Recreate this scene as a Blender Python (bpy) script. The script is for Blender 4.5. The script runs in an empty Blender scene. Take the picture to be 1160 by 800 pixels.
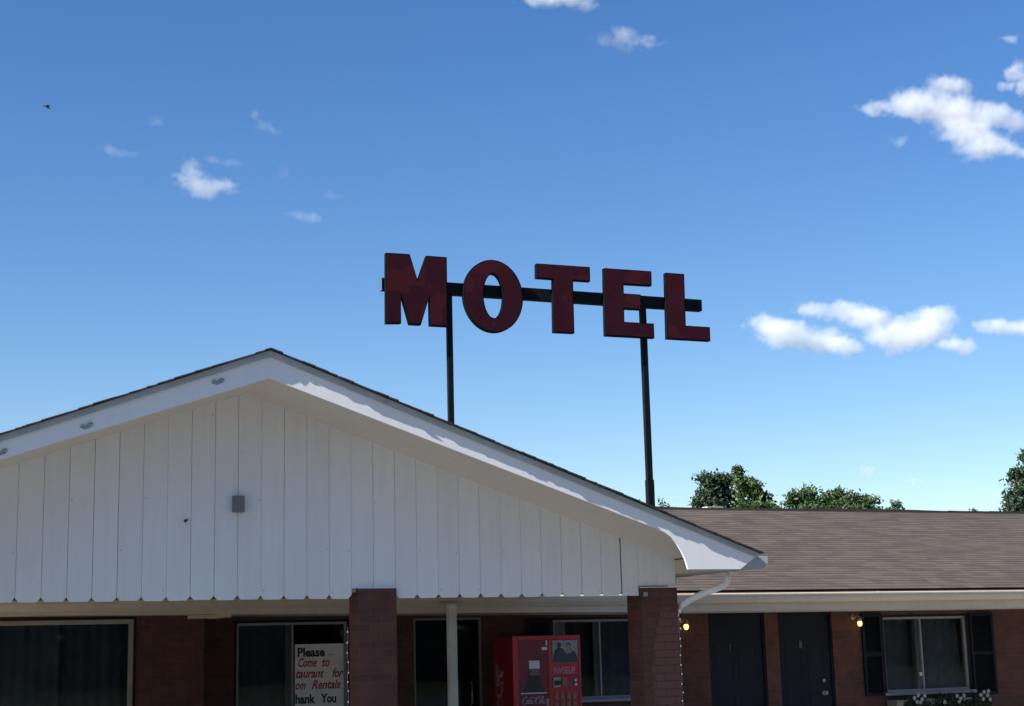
import bpy, bmesh, math, random
from mathutils import Vector, Matrix, noise as mnoise
random.seed(11)
R = random.random
sc = bpy.context.scene
col = sc.collection
rad = math.radians

# ------------------------------------------------------------------ materials
def new_mat(name):
    m = bpy.data.materials.new(name); m.use_nodes = True
    nt = m.node_tree
    return m, nt, nt.nodes['Principled BSDF']
def N(nt, t, **kw):
    n = nt.nodes.new(t)
    for k, v in kw.items():
        if k.startswith('_'): setattr(n, k[1:], v)
        else: n.inputs[k.replace('_', ' ')].default_value = v
    return n
def ramp(nt, fac, stops):
    r = nt.nodes.new('ShaderNodeValToRGB')
    e = r.color_ramp.elements
    while len(e) < len(stops): e.new(.5)
    for i, (p, c) in enumerate(stops):
        e[i].position = p; e[i].color = (*c, 1) if len(c) == 3 else c
    nt.links.new(fac, r.inputs[0]); return r.outputs[0]
def mix(nt, fac, a, b, mode='MIX'):
    n = nt.nodes.new('ShaderNodeMix'); n.data_type = 'RGBA'; n.blend_type = mode
    for s, v in ((n.inputs[0], fac), (n.inputs[6], a), (n.inputs[7], b)):
        if hasattr(v, 'links') or hasattr(v, 'is_linked'): nt.links.new(v, s)
        elif isinstance(v, tuple): s.default_value = (*v, 1) if len(v) == 3 else v
        else: s.default_value = v
    return n.outputs[2]
def math_(nt, op, a, b=None, c=None, clamp=False):
    n = nt.nodes.new('ShaderNodeMath'); n.operation = op; n.use_clamp = clamp
    for i, v in enumerate((a, b, c)):
        if v is None: continue
        if hasattr(v, 'is_linked'): nt.links.new(v, n.inputs[i])
        else: n.inputs[i].default_value = v
    return n.outputs[0]
def pos(nt, scale=(1, 1, 1)):
    g = nt.nodes.new('ShaderNodeNewGeometry')
    m = nt.nodes.new('ShaderNodeMapping'); m.inputs['Scale'].default_value = scale
    nt.links.new(g.outputs['Position'], m.inputs['Vector']); return m.outputs[0]
def noise(nt, vec, scale, detail=4, rough=.55):
    n = N(nt, 'ShaderNodeTexNoise', Scale=scale, Detail=detail, Roughness=rough)
    nt.links.new(vec, n.inputs['Vector']); return n.outputs['Fac']
def bump(nt, b, h, strength=.3, dist=.01):
    n = N(nt, 'ShaderNodeBump', Strength=strength, Distance=dist)
    nt.links.new(h, n.inputs['Height']); nt.links.new(n.outputs[0], b.inputs['Normal'])

def simple(name, c, rough=.6, var=.15, scale=3., metal=0., bmp=0., spec=.5):
    m, nt, b = new_mat(name)
    p = pos(nt); f = noise(nt, p, scale)
    lo = tuple(x * (1 - var) for x in c); hi = tuple(min(1, x * (1 + var)) for x in c)
    nt.links.new(ramp(nt, f, [(.3, lo), (.7, hi)]), b.inputs['Base Color'])
    b.inputs['Roughness'].default_value = rough; b.inputs['Metallic'].default_value = metal
    b.inputs['Specular IOR Level'].default_value = spec
    if bmp: bump(nt, b, noise(nt, p, scale * 12, 3), bmp)
    return m

def mat_paint(name, base, dirt, boards=False):
    m, nt, b = new_mat(name)
    p = pos(nt)
    big = noise(nt, p, 1.1, 5); streak = noise(nt, pos(nt, (9, 9, .7)), 1.6, 6, .65)
    c = mix(nt, ramp(nt, streak, [(.45, (0, 0, 0)), (.8, (.45, .45, .45))]), base, dirt)
    c = mix(nt, ramp(nt, big, [(.4, (0, 0, 0)), (.75, (.3, .3, .3))]), c, dirt)
    if boards:
        s = nt.nodes.new('ShaderNodeSeparateXYZ'); nt.links.new(p, s.inputs[0])
        idx = math_(nt, 'FLOOR', math_(nt, 'DIVIDE', math_(nt, 'SUBTRACT', s.outputs[0], 1.191), .2032))
        w = nt.nodes.new('ShaderNodeTexWhiteNoise'); w.noise_dimensions = '1D'; nt.links.new(idx, w.inputs['W'])
        c = mix(nt, 1., c, ramp(nt, w.outputs['Value'], [(0, (.965, .965, .97)), (1, (1, 1, 1))]), 'MULTIPLY')
    # small flecks where the paint has come off
    fl = noise(nt, pos(nt, (1, 1, .5)), 26, 4, .7)
    c = mix(nt, ramp(nt, fl, [(.735, (0, 0, 0)), (.76, (.8, .8, .8))]), c, (.22, .19, .16))
    nt.links.new(c, b.inputs['Base Color']); b.inputs['Roughness'].default_value = .55
    bump(nt, b, noise(nt, pos(nt, (6, 6, 1)), 14, 5, .6), .12, .006)
    return m

def mat_brick(name, patchy=False):
    m, nt, b = new_mat(name)
    g = nt.nodes.new('ShaderNodeNewGeometry')
    sp = nt.nodes.new('ShaderNodeSeparateXYZ'); nt.links.new(g.outputs['Position'], sp.inputs[0])
    sn = nt.nodes.new('ShaderNodeSeparateXYZ'); nt.links.new(g.outputs['Normal'], sn.inputs[0])
    side = math_(nt, 'GREATER_THAN', math_(nt, 'ABSOLUTE', sn.outputs[0]), .5)
    u = math_(nt, 'ADD', math_(nt, 'MULTIPLY', sp.outputs[0], math_(nt, 'SUBTRACT', 1., side)), math_(nt, 'MULTIPLY', sp.outputs[1], side))
    cb = nt.nodes.new('ShaderNodeCombineXYZ'); nt.links.new(u, cb.inputs[0]); nt.links.new(sp.outputs[2], cb.inputs[1])
    p = pos(nt)
    wob = nt.nodes.new('ShaderNodeVectorMath'); wob.operation = 'MULTIPLY_ADD'
    nz = N(nt, 'ShaderNodeTexNoise', Scale=12., Detail=2.); nt.links.new(p, nz.inputs['Vector'])
    nt.links.new(nz.outputs['Color'], wob.inputs[0]); wob.inputs[1].default_value = (.008, .008, 0); nt.links.new(cb.outputs[0], wob.inputs[2])
    bt = nt.nodes.new('ShaderNodeTexBrick')
    bt.inputs['Color1'].default_value = (.100, .032, .022, 1); bt.inputs['Color2'].default_value = (.068, .024, .017, 1)
    bt.inputs['Mortar'].default_value = (.088, .043, .035, 1)
    bt.inputs['Scale'].default_value = 1; bt.inputs['Mortar Size'].default_value = .006
    bt.inputs['Mortar Smooth'].default_value = .25
    bt.inputs['Brick Width'].default_value = .2; bt.inputs['Row Height'].default_value = .0725
    nt.links.new(wob.outputs[0], bt.inputs['Vector'])
    c = bt.outputs['Color']
    c = mix(nt, 1., c, ramp(nt, noise(nt, p, 5, 5), [(.3, (.72, .7, .7)), (.7, (1.15, 1.15, 1.15))]), 'MULTIPLY')
    if patchy:   # paler patch of bricks with a ragged noise edge
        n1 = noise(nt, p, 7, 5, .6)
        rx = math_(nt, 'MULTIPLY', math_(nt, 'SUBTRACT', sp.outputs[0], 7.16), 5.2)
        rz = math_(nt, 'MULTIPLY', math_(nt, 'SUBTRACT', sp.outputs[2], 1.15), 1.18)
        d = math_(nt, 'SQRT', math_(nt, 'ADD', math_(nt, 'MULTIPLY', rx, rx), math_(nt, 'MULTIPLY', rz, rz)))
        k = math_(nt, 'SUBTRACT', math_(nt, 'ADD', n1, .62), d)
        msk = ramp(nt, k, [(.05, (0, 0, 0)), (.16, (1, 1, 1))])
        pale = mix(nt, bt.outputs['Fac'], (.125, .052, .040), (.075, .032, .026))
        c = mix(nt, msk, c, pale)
    nt.links.new(c, b.inputs['Base Color']); b.inputs['Roughness'].default_value = .8
    h = math_(nt, 'SUBTRACT', math_(nt, 'MULTIPLY', noise(nt, p, 60, 3), .3), bt.outputs['Fac'])
    bump(nt, b, h, .6, .008)
    return m

def mat_shingle(name, c1, c2, along='X'):
    m, nt, b = new_mat(name)
    g = nt.nodes.new('ShaderNodeNewGeometry'); sp = nt.nodes.new('ShaderNodeSeparateXYZ'); nt.links.new(g.outputs['Position'], sp.inputs[0])
    cb = nt.nodes.new('ShaderNodeCombineXYZ')
    if along == 'X':
        nt.links.new(sp.outputs[0], cb.inputs[0]); nt.links.new(math_(nt, 'MULTIPLY', math_(nt, 'SUBTRACT', sp.outputs[1], 18.1), 1.05), cb.inputs[1])
    else:
        nt.links.new(sp.outputs[1], cb.inputs[0]); nt.links.new(math_(nt, 'MULTIPLY', sp.outputs[0], 1.065), cb.inputs[1])
    bt = nt.nodes.new('ShaderNodeTexBrick'); nt.links.new(cb.outputs[0], bt.inputs['Vector'])
    bt.inputs['Color1'].default_value = (0, 0, 0, 1); bt.inputs['Color2'].default_value = (1, 1, 1, 1); bt.inputs['Mortar'].default_value = (.3, .3, .3, 1)
    bt.inputs['Scale'].default_value = 1; bt.inputs['Mortar Size'].default_value = .0; bt.inputs['Brick Width'].default_value = .31; bt.inputs['Row Height'].default_value = .14
    bt.offset = .37; bt.squash_frequency = 3; bt.squash = .8
    p = pos(nt)
    tab = ramp(nt, bt.outputs['Color'], [(0, c1), (1, c2)])
    blot = noise(nt, pos(nt, (1, 2.2, 1)), .55, 5, .6)
    c = mix(nt, 1., tab, ramp(nt, blot, [(.3, (.92, .91, .9)), (.7, (1.07, 1.06, 1.06))]), 'MULTIPLY')
    st = noise(nt, pos(nt, (4.5, 16, 1)), 1.3, 6, .75)
    c = mix(nt, 1., c, ramp(nt, st, [(.3, (.9, .9, .9)), (.7, (1.1, 1.09, 1.08))]), 'MULTIPLY')
    gr = noise(nt, p, 90, 2)
    c = mix(nt, 1., c, ramp(nt, gr, [(.3, (.8, .8, .8)), (.7, (1.2, 1.2, 1.2))]), 'MULTIPLY')
    nt.links.new(c, b.inputs['Base Color']); b.inputs['Roughness'].default_value = .92
    bump(nt, b, gr, .4, .006)
    return m

def mat_glass(name, refl=.5):
    m, nt, b = new_mat(name)
    nt.nodes.remove(b)
    out = nt.nodes['Material Output']
    tr = N(nt, 'ShaderNodeBsdfTransparent'); tr.inputs[0].default_value = (.78, .82, .84, 1)
    gl = N(nt, 'ShaderNodeBsdfGlossy'); gl.inputs['Roughness'].default_value = .02; gl.inputs[0].default_value = (.9, .95, 1, 1)
    bp = N(nt, 'ShaderNodeBump', Strength=.08, Distance=.01); nt.links.new(noise(nt, pos(nt), 1.2, 2), bp.inputs['Height']); nt.links.new(bp.outputs[0], gl.inputs['Normal'])
    fr = N(nt, 'ShaderNodeFresnel', IOR=1.5)
    mx = N(nt, 'ShaderNodeMixShader')
    nt.links.new(math_(nt, 'MULTIPLY', fr.outputs[0], .22), mx.inputs[0]); nt.links.new(tr.outputs[0], mx.inputs[1]); nt.links.new(gl.outputs[0], mx.inputs[2])
    nt.links.new(mx.outputs[0], out.inputs[0]); return m

def mat_leaf(name, lo, hi, trans=.25):
    m, nt, b = new_mat(name)
    p = pos(nt)
    f = noise(nt, p, 1.6, 5, .7); f2 = noise(nt, p, 9, 2)
    c = ramp(nt, math_(nt, 'ADD', math_(nt, 'MULTIPLY', f, .5), math_(nt, 'MULTIPLY', f2, .5)), [(.35, lo), (.65, hi)])
    nt.links.new(c, b.inputs['Base Color']); b.inputs['Roughness'].default_value = .55
    t = N(nt, 'ShaderNodeBsdfTranslucent'); nt.links.new(c, t.inputs[0])
    mx = N(nt, 'ShaderNodeMixShader'); mx.inputs[0].default_value = trans
    nt.links.new(b.outputs[0], mx.inputs[1]); nt.links.new(t.outputs[0], mx.inputs[2])
    nt.links.new(mx.outputs[0], nt.nodes['Material Output'].inputs[0]); return m

def mat_emit(name, c, s):
    m, nt, b = new_mat(name)
    b.inputs['Base Color'].default_value = (*c, 1); b.inputs['Emission Color'].default_value = (*c, 1); b.inputs['Emission Strength'].default_value = s
    return m

M = dict(
    shadegrey=simple('shaded_trim_grey', (.34, .37, .37), .6, .12, 5),  # shade on the rake trim and gable gutter, put into the colour
    boards=mat_paint('white_board_paint', (.685, .695, .69), (.57, .565, .54), True),
    paint=mat_paint('white_trim_paint', (.72, .725, .73), (.62, .615, .61)),
    soffit=mat_paint('cream_soffit_paint', (.64, .59, .52), (.50, .455, .39)),
    gutter=mat_paint('cream_gutter_paint', (.52, .46, .36), (.38, .325, .25)),
    gutter2=mat_paint('cream_fascia_paint', (.56, .465, .34), (.40, .32, .23)),
    brick=mat_brick('red_brick'), brickpale=mat_brick('pale_patch_brick', True),
    roof=mat_shingle('brown_shingles', (.054, .040, .031), (.084, .0635, .050)),
    roof2=mat_shingle('dark_shingles', (.10, .085, .072), (.19, .155, .13), 'Y'),
    ridge=simple('ridge_cap_felt', (.016, .015, .014), .95, .3, 20, spec=.1),
    edge=simple('shingle_edge', (.04, .036, .034), .9, .3, 20),
    backing=simple('gap_backing', (.38, .37, .36), .9),
    maroon=simple('maroon_sign_face', (.075, .011, .017), .45, .22, 2.4, bmp=.05, spec=.25),
    can=simple('dark_letter_metal', (.004, .0045, .007), .7, spec=.08),
    steel=simple('dark_painted_steel', (.006, .009, .011), .7, .3, 8, spec=.1),
    navy=simple('dark_navy_paint', (.0095, .013, .0195), .6, .2, 2, spec=.15),
    shut=simple('dark_shutter_paint', (.007, .010, .015), .6, .2, 2, spec=.15),
    alu=simple('aluminium_frame', (.25, .26, .285), .45, .12, 4),
    aludark=simple('dull_aluminium', (.16, .16, .15), .5, .15, 4),
    frame=simple('beige_window_frame', (.30, .27, .22), .6),
    glass=mat_glass('window_glass'),
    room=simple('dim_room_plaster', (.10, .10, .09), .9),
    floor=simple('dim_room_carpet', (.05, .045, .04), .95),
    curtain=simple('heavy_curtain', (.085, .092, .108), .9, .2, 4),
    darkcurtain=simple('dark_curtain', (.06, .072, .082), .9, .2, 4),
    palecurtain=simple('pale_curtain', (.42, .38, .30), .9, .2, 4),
    red=simple('red_machine_paint', (.52, .022, .028), .35, .12, 3),
    darkred=simple('dark_red_print', (.20, .012, .022), .3, .2, 5),
    sidered=simple('side_red_paint', (.20, .010, .016), .4, .15, 2),
    black=simple('black_plastic', (.02, .02, .02), .4),
    cola=simple('cola_print', (.022, .016, .022), .3, .4, 14),
    label=simple('red_label_print', (.17, .016, .024), .35, .2, 8),
    white=simple('white_print', (.74, .73, .70), .5, .08),
    grey=simple('grey_metal', (.30, .30, .30), .4, .1, metal=.3),
    button=simple('bronze_button', (.27, .15, .09), .45, .3, 20),
    cream=simple('cream_paper', (.70, .69, .63), .8, .1, 3),
    redtext=simple('red_text_print', (.36, .03, .03), .6),
    blacktext=simple('black_text_print', (.015, .015, .02), .6),
    lamp=mat_emit('warm_bulb', (1., .74, .26), .9),
    tiny=mat_emit('small_bulb', (.8, .8, .78), .10),
    brass=simple('dull_brass', (.32, .27, .18), .4, .2, metal=.5),
    asphalt=simple('asphalt', (.165, .158, .15), .9, .15, .6, bmp=.3),
    concrete=simple('concrete', (.40, .36, .31), .85, .12, 1.2, bmp=.2),
    grass=simple('lawn', (.07, .10, .03), .95, .3, .7),
    yellow=simple('yellow_line', (.55, .42, .08), .8),
    bark=simple('bark', (.09, .07, .055), .95, .3, 6, bmp=.4),
    leafdark=mat_leaf('dark_leaves', (.014, .031, .018), (.045, .080, .035), .15),
    leafbright=mat_leaf('bright_leaves', (.030, .062, .020), (.090, .145, .045), .22),
    leafmid=mat_leaf('mid_leaves', (.028, .060, .021), (.085, .138, .046), .22),
    leafflower=mat_leaf('planter_leaves', (.012, .025, .012), (.03, .055, .02), .1),
    petal=simple('white_petals', (.27, .27, .29), .7, .08),
    feather=simple('dark_feathers', (.03, .03, .035), .8),
    blue=simple('blue_print', (.06, .08, .32), .5),
    photobg=simple('photo_backdrop_print', (.30, .31, .29), .4, .25, 12),
    photodark=simple('photo_dark_print', (.035, .045, .065), .4, .4, 10),
    skin=simple('photo_tan_print', (.36, .24, .13), .5, .2, 12),
    wire=simple('white_wire', (.25, .25, .24), .6),
)

def mat_face():
    m, nt, b = new_mat('maroon_sign_face')
    p = pos(nt)
    c = ramp(nt, noise(nt, p, 2.2, 5, .6), [(.3, (.027, .0045, .0085)), (.7, (.042, .007, .0115))])
    bl = noise(nt, p, 3.3, 2, .4)
    c = mix(nt, ramp(nt, bl, [(.58, (0, 0, 0)), (.60, (.7, .7, .7))]), c, (.058, .009, .013))
    ru = noise(nt, pos(nt, (9, 9, .8)), 2.2, 5, .7)
    c = mix(nt, ramp(nt, ru, [(.62, (0, 0, 0)), (.72, (.6, .6, .6))]), c, (.045, .018, .012))
    fl = noise(nt, p, 30, 3, .7)
    c = mix(nt, ramp(nt, fl, [(.72, (0, 0, 0)), (.74, (.8, .8, .8))]), c, (.16, .07, .07))
    nt.links.new(c, b.inputs['Base Color']); b.inputs['Roughness'].default_value = .42; b.inputs['Specular IOR Level'].default_value = .12
    bump(nt, b, noise(nt, p, 8, 3), .08, .01)
    return m
M['maroon'] = mat_face()
# ------------------------------------------------------------------ mesh helpers
class MB:
    def __init__(s): s.v, s.f = [], []
    def add(s, vs, fs):
        o = len(s.v); s.v += [tuple(v) for v in vs]; s.f += [tuple(i + o for i in f) for f in fs]; return s
    def box(s, x0, x1, y0, y1, z0, z1):
        return s.add([(x0, y0, z0), (x1, y0, z0), (x1, y1, z0), (x0, y1, z0), (x0, y0, z1), (x1, y0, z1), (x1, y1, z1), (x0, y1, z1)],
                     [(0, 3, 2, 1), (4, 5, 6, 7), (0, 1, 5, 4), (1, 2, 6, 5), (2, 3, 7, 6), (3, 0, 4, 7)])
    def prism(s, pts, y0, y1):      # polygon in XZ (counter-clockwise seen from the front), extruded along Y
        n = len(pts)
        a = sum(pts[i][0] * pts[(i + 1) % n][1] - pts[(i + 1) % n][0] * pts[i][1] for i in range(n))
        if a < 0: pts = pts[::-1]
        vs = [(x, y0, z) for x, z in pts] + [(x, y1, z) for x, z in pts]
        return s.add(vs, [tuple(range(n)), tuple(range(2 * n - 1, n - 1, -1))] + [(i, i + n, (i + 1) % n + n, (i + 1) % n) for i in range(n)])
    def prism_x(s, pts, x0, x1):    # polygon in YZ extruded along X
        n = len(pts)
        a = sum(pts[i][0] * pts[(i + 1) % n][1] - pts[(i + 1) % n][0] * pts[i][1] for i in range(n))
        if a < 0: pts = pts[::-1]
        vs = [(x0, y, z) for y, z in pts] + [(x1, y, z) for y, z in pts]
        return s.add(vs, [tuple(range(n - 1, -1, -1)), tuple(range(n, 2 * n))] + [(i, (i + 1) % n, (i + 1) % n + n, i + n) for i in range(n)])
    def tube(s, path, r, n=8, cap=True, flat=1.):
        path = [Vector(p) for p in path]; rings = []
        rs = r if isinstance(r, (list, tuple)) else [r] * len(path)
        up = Vector((0, 0, 1))
        for i, p in enumerate(path):
            d = (path[min(i + 1, len(path) - 1)] - path[max(i - 1, 0)]).normalized()
            u = d.cross(up)
            if u.length < .05: u = d.cross(Vector((0, 1, 0)))
            u.normalize(); w = u.cross(d)
            rings.append([p + (u * math.cos(2 * math.pi * k / n) + w * math.sin(2 * math.pi * k / n) * flat) * rs[i] for k in range(n)])
        vs = [v for rg in rings for v in rg]
        fs = [(i * n + k, i * n + (k + 1) % n, (i + 1) * n + (k + 1) % n, (i + 1) * n + k) for i in range(len(path) - 1) for k in range(n)]
        if cap: fs += [tuple(range(n - 1, -1, -1)), tuple(range((len(path) - 1) * n, len(path) * n))]
        return s.add(vs, fs)
    def ball(s, c, r, seg=10, rings=7):
        if not isinstance(r, (tuple, list)): r = (r, r, r)
        vs = [(c[0], c[1], c[2] - r[2])]
        for i in range(1, rings):
            t = math.pi * i / rings
            for k in range(seg):
                a = 2 * math.pi * k / seg
                vs.append((c[0] + r[0] * math.sin(t) * math.cos(a), c[1] + r[1] * math.sin(t) * math.sin(a), c[2] - r[2] * math.cos(t)))
        vs.append((c[0], c[1], c[2] + r[2])); L = len(vs) - 1
        fs = [(0, 1 + (k + 1) % seg, 1 + k) for k in range(seg)]
        for i in range(rings - 2):
            for k in range(seg):
                a = 1 + i * seg + k; b = 1 + i * seg + (k + 1) % seg
                fs.append((a, b, b + seg, a + seg))
        fs += [(L - seg + k, L - seg + (k + 1) % seg, L) for k in range(seg)]
        return s.add(vs, fs)
    def build(s, name, m, parent=None, bevel=0., smooth=False):
        off = Vector((0, 0, 0))
        q = parent
        while q is not None: off += q.location; q = q.parent
        me = bpy.data.meshes.new(name)
        me.from_pydata([tuple(Vector(v) - off) for v in s.v], [], s.f); me.update()
        if bevel or smooth:
            bm = bmesh.new(); bm.from_mesh(me)
            if bevel:
                es = [e for e in bm.edges if len(e.link_faces) == 2 and e.calc_face_angle(0) > .5]
                bmesh.ops.bevel(bm, geom=es, offset=bevel, segments=2, profile=.6, affect='EDGES', clamp_overlap=True)
            bm.to_mesh(me); bm.free()
        if smooth:
            for p_ in me.polygons: p_.use_smooth = True
        me.materials.append(m if not isinstance(m, str) else M[m])
        o = bpy.data.objects.new(name, me); col.objects.link(o)
        if parent is not None: o.parent = parent
        return o
def tag(o, label, cat, group=None, kind=None):
    o['label'] = label; o['category'] = cat
    if group: o['group'] = group
    if kind: o['kind'] = kind
    return o
def empty(name, loc):
    o = bpy.data.objects.new(name, None); col.objects.link(o); o.location = loc; o.empty_display_size = .2; return o

def wall_holes(mb, x0, x1, z0, z1, holes, y, th):
    xs = sorted({x0, x1, *[h[0] for h in holes], *[h[1] for h in holes]}); zs = sorted({z0, z1, *[h[2] for h in holes], *[h[3] for h in holes]})
    xs = [x for x in xs if x0 <= x <= x1]; zs = [z for z in zs if z0 <= z <= z1]
    for i in range(len(xs) - 1):
        for j in range(len(zs) - 1):
            a, b, c, d = xs[i], xs[i + 1], zs[j], zs[j + 1]
            if any(h[0] <= a and b <= h[1] and h[2] <= c and d <= h[3] for h in holes): continue
            mb.add([(a, y, c), (b, y, c), (b, y, d), (a, y, d)], [(0, 1, 2, 3)])
            mb.add([(a, y + th, c), (b, y + th, c), (b, y + th, d), (a, y + th, d)], [(3, 2, 1, 0)])
    for (a, b, c, d) in holes:
        mb.add([(a, y, c), (a, y + th, c), (a, y + th, d), (a, y, d)], [(0, 1, 2, 3)])
        mb.add([(b, y, c), (b, y + th, c), (b, y + th, d), (b, y, d)], [(3, 2, 1, 0)])
        mb.add([(a, y, d), (b, y, d), (b, y + th, d), (a, y + th, d)], [(3, 2, 1, 0)])
        mb.add([(a, y, c), (b, y, c), (b, y + th, c), (a, y + th, c)], [(0, 1, 2, 3)])
    mb.add([(x0, y, z0), (x0, y, z1), (x0, y + th, z1), (x0, y + th, z0)], [(0, 1, 2, 3)])
    mb.add([(x1, y, z0), (x1, y, z1), (x1, y + th, z1), (x1, y + th, z0)], [(3, 2, 1, 0)])
    return mb

def text_mesh(s, size, bold=0., shear=0., squash=1.):
    """flat glyph outlines of s as (verts, faces), lower-left at the origin, x right, y up"""
    cu = bpy.data.curves.new('glyphs', 'FONT'); cu.body = s; cu.size = size; cu.offset = bold; cu.shear = shear; cu.resolution_u = 3
    o = bpy.data.objects.new('glyphs', cu); col.objects.link(o)
    dg = bpy.context.evaluated_depsgraph_get(); me = bpy.data.meshes.new_from_object(o.evaluated_get(dg))
    vs = [(v.co.x * squash, v.co.y) for v in me.vertices]; fs = [tuple(p.vertices) for p in me.polygons]
    bpy.data.objects.remove(o); bpy.data.curves.remove(cu); bpy.data.meshes.remove(me)
    return vs, fs
def put_text(mb, s, x, z, y, size, bold=0., shear=0., width=None, clip=None):
    vs, fs = text_mesh(s, size, bold, shear)
    if width:
        mx = max(v[0] for v in vs); vs = [(v[0] * width / mx, v[1]) for v in vs]
    return mb.add([(x + a, y, z + b) for a, b in vs], fs)

# ------------------------------------------------------------------ measured planes (metres)
Y1, Y2, Y3, Y4, YL, YR, YS = 12.724, 13.593, 18.168, 19.568, 18.97, 23.168, 18.946
XA, ZA, SL = 3.08, 4.13, .366
XE = 7.66                      # right tip of the gable eave
XW = 2 * XA - XE               # left tip
def zr(x): return ZA - SL * abs(x - XA)

# ------------------------------------------------------------------ ground
g = MB(); g.add([(-900, -900, 0), (900, -900, 0), (900, 900, 0), (-900, 900, 0)], [(0, 1, 2, 3)])
gr = g.build('ground', 'grass'); gr['kind'] = 'structure'
g = MB(); g.add([(-40, -22, .004), (60, -22, .004), (60, 16.6, .004), (-40, 16.6, .004)], [(0, 1, 2, 3)])
o = g.build('parking_lot', 'asphalt'); o['kind'] = 'structure'
g = MB()
for k in range(12):
    x = 9.6 + k * 2.7
    g.add([(x, 11.6, .008), (x + .1, 11.6, .008), (x + .1, 16.5, .008), (x, 16.5, .008)], [(0, 1, 2, 3)])
o = g.build('parking_lines', 'yellow'); o['kind'] = 'structure'
o = MB().box(-8, 24.5, 16.6, Y4 + .1, -.1, .12).build('walkway', 'concrete', bevel=.01); o['kind'] = 'structure'

# ------------------------------------------------------------------ the motel building
B = empty('motel_building', (8, Y4, 0))
tag(B, 'long red brick motel with a white boarded gable porch and brown shingle roof', 'building')
# brick walls with real openings
hp = (.35, 3.0, .55, 2.088)                      # picture window (projecting office wall)
w2 = (4.34, 5.75, .40, 2.035)
gd = (6.63, 7.56, .13, 2.06)
w3 = (8.58, 10.02, .97, 2.01)
d1 = (10.93, 11.83, .13, 2.07); d2 = (12.05, 12.94, .13, 2.065)
w4 = (13.81, 15.29, .90, 1.97)
m = MB(); wall_holes(m, 3.9, 24, .1, 2.5, [w2, gd, w3, d1, d2, w4], Y4, .2); m.build('wall', 'brick', B)
m = MB(); wall_holes(m, -7, 3.82, .1, 2.5, [hp], YL, .2); m.box(3.62, 3.82, YL + .2, Y4 + .2, .1, 2.5); m.build('wall', 'brick', B)
m = MB(); m.box(-7, -6.8, YL + .2, 27, .1, 2.5).box(23.8, 24, Y4 + .2, 27, .1, 2.5).box(-7, 24, 27, 27.2, .1, 2.5); m.build('wall', 'brick', B)
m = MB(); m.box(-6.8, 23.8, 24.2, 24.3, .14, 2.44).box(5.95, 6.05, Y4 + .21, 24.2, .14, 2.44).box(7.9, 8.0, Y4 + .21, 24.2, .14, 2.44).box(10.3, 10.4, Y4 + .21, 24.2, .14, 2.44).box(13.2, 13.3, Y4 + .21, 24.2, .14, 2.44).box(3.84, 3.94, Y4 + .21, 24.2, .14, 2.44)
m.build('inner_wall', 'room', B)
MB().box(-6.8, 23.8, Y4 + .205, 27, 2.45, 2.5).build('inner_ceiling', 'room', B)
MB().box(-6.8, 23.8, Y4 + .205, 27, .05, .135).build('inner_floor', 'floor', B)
# porch ceiling
MB().box(XW + .3, XE - .3, Y2 + .06, Y3 - .02, 2.33, 2.36).build('porch_ceiling', 'soffit', B)

# --- main roof: shingle courses, each a real step
m = MB(); n = 38
ye, ze = Y3 - .05, 2.325; dy = (YR - ye) / n; dz = (3.868 - ze) / n; t = .0045
random.seed(4)
xb = [-8.]
while xb[-1] < 24.3: xb.append(min(24.3, xb[-1] + random.uniform(.35, .95)))
for i in range(n):
    wob = [random.uniform(-.002, .002) for _ in xb]
    rows = [[], [], []]
    for k, x in enumerate(xb):
        y0 = ye + dy * i + wob[k]; z0 = ze + dz * i
        rows[0].append((x, y0, z0 - .002)); rows[1].append((x, y0, z0 + t)); rows[2].append((x, ye + dy * (i + 1) + .004, z0 + dz + .001))
    K = len(xb)
    m.add(rows[0] + rows[1] + rows[2], [(a + b * K, a + 1 + b * K, a + 1 + (b + 1) * K, a + (b + 1) * K) for b in range(2) for a in range(K - 1)])
zb_ = 3.868
m.add([(-8, YR, zb_), (24.3, YR, zb_), (24.3, 27.6, zb_ - .318 * (27.6 - YR)), (-8, 27.6, zb_ - .318 * (27.6 - YR))], [(0, 1, 2, 3)])
m.add([(-8, ye, ze - .03), (24.3, ye, ze - .03), (24.3, YR, zb_ - .03), (-8, YR, zb_ - .03)], [(3, 2, 1, 0)])
m.add([(24.3, ye, ze - .03), (24.3, YR, zb_), (24.3, YR, zb_ - .1)], [(0, 1, 2)])
roof = m.build('roof', 'roof', B)
m = MB(); random.seed(8)                          # ridge cap pieces, slightly uneven
x = 6.2
while x < 24.2:
    h = .024 + .008 * math.sin(x * 1.3) + random.uniform(-.004, .004)
    m.add([(x, YR - .11, zb_ - .028), (x + .31, YR - .11, zb_ - .030), (x + .31, YR, zb_ + h), (x, YR, zb_ + h + .004), (x, YR + .11, zb_ - .02), (x + .31, YR + .11, zb_ - .02)],
          [(0, 1, 2, 3), (3, 2, 5, 4)])
    m.add([(x, YR - .11, zb_ - .042), (x + .31, YR - .11, zb_ - .042), (x + .31, YR - .11, zb_ - .030), (x, YR - .11, zb_ - .028)], [(0, 1, 2, 3)])
    x += .3
rc = m.build('ridge_cap', 'ridge', roof)
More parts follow.
